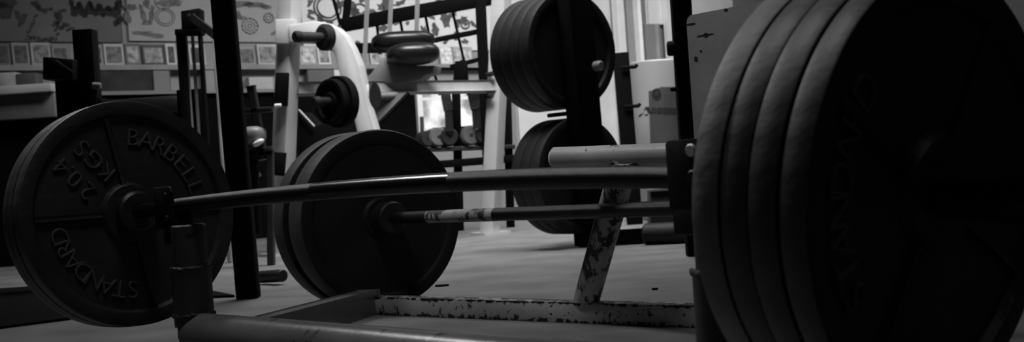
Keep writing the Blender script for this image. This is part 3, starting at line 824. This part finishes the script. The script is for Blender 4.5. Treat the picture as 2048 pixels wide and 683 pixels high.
b = MB(); b.box(V((c.x, c.y, (wz0 + wz1) / 2)) + WN * .006, (WU, WN, Z1), (hw_, .005, (wz1 - wz0) / 2)); b.build('pane', emit('daylit_pane', .25, 1.0, 1.3, 7), w1)

# ------------------------------------------------------------------ right background: white panels, canister
pw = onwall(1300, 60)
for i, (x0, y0, x1, y1, v_, off, th, lab) in enumerate(((1010, -120, 1236, 300, .55, .0, .02, 'wide white panel behind the plate storage tree'),
        (1228, -120, 1243, 300, .70, .05, .05, 'narrow bright strip panel just right of the upper stored plates'),
        (1246, -120, 1262, 300, .30, .02, .05, 'narrow grey strip panel with dark holes'),
        (1260, -120, 1283, 300, .95, .04, .06, 'bright white strip panel above the canister'),
        (1282, -120, 1335, 49, .8, .01, .03, 'white board above the grey locker panel'), (1284, 50, 1330, 300, .25, .01, .03, 'grey locker panel above the canister'),
        (1310, 50, 1328, 300, .42, .045, .02, 'pale inner strip of the grey locker panel'), (1331, -120, 1345, 300, .80, .05, .03, 'bright strip panel left of the black post'),
        (1346, -120, 1480, 300, .72, .0, .02, 'white panel seen above the wooden box'))):
    p, q = onwall(x0, y0, off), onwall(x1, y1, off); c = (p + q) / 2; zt = onwall(x0, y0, off).z; zb = max(0.0, onwall(x1, y1, off).z) if y1 < 200 else 0.0
    b = MB(); b.box(V((c.x, c.y, (zt + zb) / 2)) + WN * th / 2, (WU, WN, Z1), (abs((q - p).dot(WU)) / 2, th / 2, (zt - zb) / 2), .003)
    tag(b.build('wall_panel', tone(v_, .6, .08, 5)), lab, 'panel')

Yc = 7.0
cc = W(1314, 200, Yc); rc = .128; zt = W(1312, 122, Yc).z
can = thing('canister', 'tall pale plastic canister with a dark round logo, left of the black post', 'canister', V((cc.x, Yc, 0)))
b = MB(); prof = [(0, 0), (rc * .96, 0), (rc, .01), (rc, zt * .62), (rc * 1.0, zt - .03), (rc * .985, zt - .006), (rc * .95, zt), (0, zt)]
b.lathe(prof, V((cc.x, Yc, 0)), Z1, 64, False); b.build('body', M['plastic'], can)
def canpt(x, y, dr_=.0):
    r_ = ray(x, y); o = V((0, 0, HC)); a = r_.x ** 2 + r_.y ** 2; bq = 2 * (r_.x * (o.x - cc.x) + r_.y * (o.y - Yc)); cq = (o.x - cc.x) ** 2 + (o.y - Yc) ** 2 - (rc + dr_) ** 2
    dsc = max(0, bq * bq - 4 * a * cq); return o + r_ * ((-bq - math.sqrt(dsc)) / (2 * a))
def canpatch(poly, d0, nm, m):
    b = MB(); c = V((cc.x, Yc, 0))
    A_ = [canpt(x, y, d0) for x, y in poly]; outs = [(V((p.x, p.y, 0)) - c).normalized() for p in A_]
    va = [b.bm.verts.new(p) for p in A_]; vb = [b.bm.verts.new(p - o * .006) for p, o in zip(A_, outs)]
    k = len(poly); b.bm.faces.new(va)
    for i in range(k): b.bm.faces.new((va[i], va[(i + 1) % k], vb[(i + 1) % k], vb[i]))
    return b.build(nm, m, can)
for k in range(8):                                   # label wraps the right half
    x0, x1 = 1297 + k * 7.5, 1297 + (k + 1) * 7.5
    y0 = 182 - 8 * min(1, k / 3); canpatch([(x0, y0), (x1, y0 - 1), (x1 + 4, 300), (x0 + 4, 300)], .0012, 'label_sheet', M['label'])
canpatch([(1313 + 9.5 * math.cos(t * PI / 12), 188.5 + 12 * math.sin(t * PI / 12)) for t in range(24)], .0028, 'logo', M['ink'])
canpatch([(1313 + 4 * math.cos(t * PI / 6), 187 + 5 * math.sin(t * PI / 6)) for t in range(12)], .0036, 'logo', M['ink2'])
# worn script: a broad slanted first stroke, then a run of heavy strokes
for poly in ([(1276, 233), (1291, 215), (1296, 215), (1281, 232)], [(1276, 233), (1281, 228), (1296, 228), (1294, 231)], [(1290, 214), (1297, 213), (1303, 226), (1296, 226)]):
    canpatch(poly, .0028, 'script', M['ink'])
xx = 1303
for w_, h_ in ((6, 12), (5, 10), (8, 13), (4, 12), (6, 14), (7, 12), (5, 13), (6, 12)):
    canpatch([(xx + 1, 221.5 - h_ / 2), (xx + w_, 221 - h_ / 2), (xx + w_ - 1.5, 221 + h_ / 2), (xx - .5, 221.5 + h_ / 2)], .0028, 'script', M['ink']); xx += w_ + .4
# dark post with two hooks left of the canister
t, base, dn = post('hook_post', 'dark narrow post with two hooks, between stored plates and canister', 1243, 130, 1256, 285, 6.6, .075, .06, cat='rack post', z1=.84)
for x, y in ((1262, 134), (1268, 212)):
    q = W(x, y, 6.55); b = MB(); b.cyl(q - X1 * .05, q + X1 * .028, .009, 14); b.cyl(q + X1 * .024, q + X1 * .030 + Z1 * .012, .009, 14); b.build('hook', M['dull'], t)
# dark roller on the floor and little crate
Yo = 5.0
q = W(1287, 457, Yo); q.z = .040
b = MB(); b.lathe([(0, 0), (.032, 0), (.040, .008), (.040, .50), (.032, .508), (0, .508)], q, V((.93, -.36, 0)).normalized(), 40, False)
tag(b.build('foam_roller', M['rubber']), 'black foam roller lying on the floor right of the brace', 'foam roller')
cr = W(1318, 390, 5.7)
ct = thing('crate', 'small dark crate with a pale rim behind the floor barbell', 'crate', V((cr.x, 5.7, 0)))
zt = W(1318, 376, 5.7).z; hw_ = .040
b = MB(); b.prism([V((cr.x + q, 5.7, z)) for q, z in ((-hw_ - .006, 0), (hw_ + .10, 0), (hw_ + .1, zt - .01), (-hw_ + .006, zt - .01))], V((0, .15, 0)), .003); b.build('body', M['black'], ct)
b = MB(); b.box(V((cr.x + .05, 5.765, zt - .006)), (X1, Y1, Z1), (hw_ + .05, .075, .006), .002); b.build('rim', M['mid'], ct)

# ------------------------------------------------------------------ left black machines
Yl = 4.6
lm = thing('press_machine', 'tall black press machine with a side block, behind the left plate stack', 'gym machine', V((W(165, 400, Yl).x, Yl, 0)))
def lpost(x0, x1, ytop, Y, d, nm, par, m=None, ybase=None):
    p = W((x0 + x1) / 2, ytop, Y); w_ = (x1 - x0) / FPX * Y
    b = MB(); b.box(V((p.x, Y + d / 2, p.z / 2)), (X1, Y1, Z1), (w_ / 2, d / 2, p.z / 2), .004); return b.build(nm, m or M['dull'], par)
lpost(143, 183, 58, Yl, .07, 'column', lm)
lpost(108, 150, 150, Yl + .02, .10, 'side_housing', lm)
lpost(175, 202, 196, Yl + .01, .10, 'side_housing', lm)
b = MB(); b.prism([W(x, y, Yl - .06) for x, y in [(85, 113), (146, 118), (146, 160), (85, 159)]], V((0, .16, 0)), .005); b.build('side_block', M['black'], lm)
b = MB(); b.prism([W(x, y, Yl - .066) for x, y in [(96, 119), (112, 119), (145, 142), (146, 150)]], V((0, .004, 0)), .001); b.build('rib', M['dark'], lm)
q = W(196, 170, Yl); b = MB(); b.cyl(q - X1 * .02, q + X1 * .01 - Z1 * .004, .012, 16, .003); b.build('knob', M['mid'], lm)

Yk = 5.6
cs = thing('cable_station', 'black cable station with pale guide rods and slanting arm beside the black rack post', 'gym machine', V((W(375, 400, Yk).x, Yk, 0)))
lpost(350, 366, 58, Yk, .05, 'upright', cs); lpost(394, 401, 58, Yk, .04, 'upright', cs)
b = MB(); b.prism([W(x, y, Yk - .02) for x, y in [(349, 58), (402, 56), (402, 68), (349, 70)]], V((0, .08, 0)), .003); b.build('top_beam', M['dull'], cs)
b = MB(); b.prism([W(x, y, Yk - .02) for x, y in [(361, 22), (399, 16), (400, 58), (363, 60)]], V((0, .09, 0)), .004); b.build('pulley_housing', M['dull'], cs)
b = MB(); b.beam(W(376, 38, Yk - .05), W(384, 33, Yk - .05), .03, .03, None, .003); b.beam(W(382, 34, Yk - .05), W(446, 82, Yk - .05), .036, .034, Y1, .003); b.build('arm', M['black'], cs)
for x0, x1 in ((370, 374.5), (381, 388)):
    p = W((x0 + x1) / 2, 66, Yk + .03); b = MB(); b.cyl(V((p.x, Yk + .03, .05)), p, (x1 - x0) / 2 / FPX * Yk, 16); b.build('guide_rod', tone(.36, .35, .1), cs)
lpost(424, 432, 70, Yk + .04, .02, 'guide_rod', cs, tone(.3, .4, .2))
lpost(352, 405, 178, Yk + .05, .05, 'weight_stack', cs, M['black'])
b = MB(); p = W(376, 400, Yk); b.box(V((p.x, Yk + .03, .025)), (X1, Y1, Z1), (.09, .14, .025), .004); b.build('base', M['dull'], cs)

# dark equipment filling the low left background
eb = thing('flat_bench', 'dark flat bench low along the wall between press machine and cable station', 'bench', V((W(270, 400, 6.0).x, 6.0, 0)))
pz = W(270, 196, 6.0).z
b = MB(); c = W(270, 200, 6.0); b.box(V((c.x, 6.12, pz - .04)), (X1, Y1, Z1), (.20, .14, .04), .02); b.build('pad', M['vinyl'], eb)
for s in (-1, 1):
    b = MB(); b.box(V((c.x + s * .15, 6.12, (pz - .08) / 2)), (X1, Y1, Z1), (.03, .10, (pz - .08) / 2), .004); b.build('leg', M['dull'], eb)
# cluttered dark leg machine between black post and white post
Ye = 5.3
em = thing('leg_machine', 'dark low leg machine between the black rack post and the white machine', 'gym machine', V((W(518, 400, Ye).x, Ye, 0)))
def ebeam(x0, y0, x1, y1, w, nm, m='dull', Y=Ye): 
    b = MB(); b.beam(W(x0, y0, Y), W(x1, y1, Y), .05, w, Y1, .004); return b.build(nm, M[m], em)
ebeam(502, 172, 528, 320, .030, 'lever', 'black'); ebeam(490, 222, 545, 218, .02, 'lever', 'black'); ebeam(494, 310, 545, 300, .035, 'seat_rail', 'black')
ebeam(540, 300, 543, 545, .026, 'front_leg', 'dark'); ebeam(505, 318, 512, 470, .04, 'rear_leg', 'dull')
b = MB(); b.pillow(W(508, 270, Ye), (X1, Y1, Z1), (.045, .06, .035), 3); b.build('pad', M['mid'], em)
b = MB(); b.pillow(W(517, 285, Ye - .06), ((X1 + Z1 * .5).normalized(), Y1, (Z1 - X1 * .5).normalized()), (.024, .02, .011), 2.5); b.build('chrome_grip', M['chrome'], em)
b = MB(); b.prism([W(x, y, Ye + .02) for x, y in [(503, 325), (521, 350), (504, 366)]], V((0, .02, 0)), .002); b.build('side_plate', M['white'], em)
b = MB(); b.cyl(W(522, 553, 4.35), W(566, 550, 4.25), .020, 24, .004); lo = b.build('foot_tube', M['dark'], em)

# ------------------------------------------------------------------ floor mats
def mat_slab(name, label, pts, th, m):
    b = MB(); b.prism([V((p.x, p.y, .0)) for p in pts], Z1 * th, .002)
    return tag(b.build(name, m), label, 'mat')
mA = [F(-80, 668), F(135, 640), F(330, 600), F(470, 594), F(300, 560), F(-80, 585)]
mat_slab('rubber_mat', 'thin black rubber mat on the floor under the left plate stack', mA, .008, M['dull'])

for x, y, w_, lab in ((884, 572, .020, 'dark scrap on the floor beside the thick black plate'), (1310, 579, .008, 'tiny dark chip on the open floor right of the brace'), (1166, 493, .016, 'dark crumb on the floor left of the storage tree foot')):
    p = F(x, y); b = MB()
    b.prism([p + V((w_ * math.cos(k) * (1 + .4 * math.sin(3 * k)), w_ * .7 * math.sin(k), 0)) for k in [i * PI / 4 for i in range(8)]], Z1 * .005, .001)
    tag(b.build('debris_chip', M['dull']), lab, 'debris')

# ------------------------------------------------------------------ light
def area(name, loc, tgt, sx, sy, power, spread=120):
    l = bpy.data.lights.new(name, 'AREA'); l.shape = 'RECTANGLE'; l.size = sx; l.size_y = sy; l.energy = power
    l.spread = math.radians(spread)
    o = bpy.data.objects.new(name, l); bpy.context.scene.collection.objects.link(o); o.location = loc
    o.rotation_euler = (V(tgt) - V(loc)).to_track_quat('-Z', 'Y').to_euler(); return o
area('skylight_back', (1.3, 7.2, 3.1), (.6, 8.6, .8), 2.0, 1.6, 130)
area('skylight_mid', (-.1, 5.1, 3.1), (-.1, 5.9, .3), 1.6, 1.0, 86, 112)
area('ceiling_lamp_left', (-.50, 1.95, 2.6), (-.3, 2.1, .2), .5, .4, 6.2)
area('ceiling_lamp_mid', (-1.9, 4.0, 2.65), (-.1, 2.0, .3), .5, .35, 5.5, 70)
area('ceiling_lamp_right', (1.5, .7, 2.0), (.4, 1.3, .3), .3, .3, .2, 90)  # added weak fill to lift the near plate face, not a known fixture
wd = bpy.data.worlds.new('World'); bpy.context.scene.world = wd; wd.use_nodes = True
wd.node_tree.nodes['Background'].inputs[0].default_value = (.5, .5, .5, 1)
wd.node_tree.nodes['Background'].inputs[1].default_value = .002

# ------------------------------------------------------------------ camera
cd = bpy.data.cameras.new('Camera'); cam = bpy.data.objects.new('Camera', cd); bpy.context.scene.collection.objects.link(cam)
cam.matrix_world = Matrix(((CS, SN, 0, 0), (0, 0, -1, 0), (-SN, CS, 0, HC), (0, 0, 0, 1)))
cd.sensor_width = 36; cd.lens = FPX / 2048 * 36; cd.shift_y = -(341.5 - YH) / 2048
cd.clip_start = .02
cd.dof.use_dof = True; cd.dof.focus_distance = 2.62; cd.dof.aperture_fstop = 8.5
sc = bpy.context.scene; sc.camera = cam
sc.view_settings.view_transform = 'Standard'; sc.view_settings.look = 'None'
sc.view_settings.exposure = 0; sc.view_settings.gamma = 1; sc.view_settings.use_curve_mapping = False
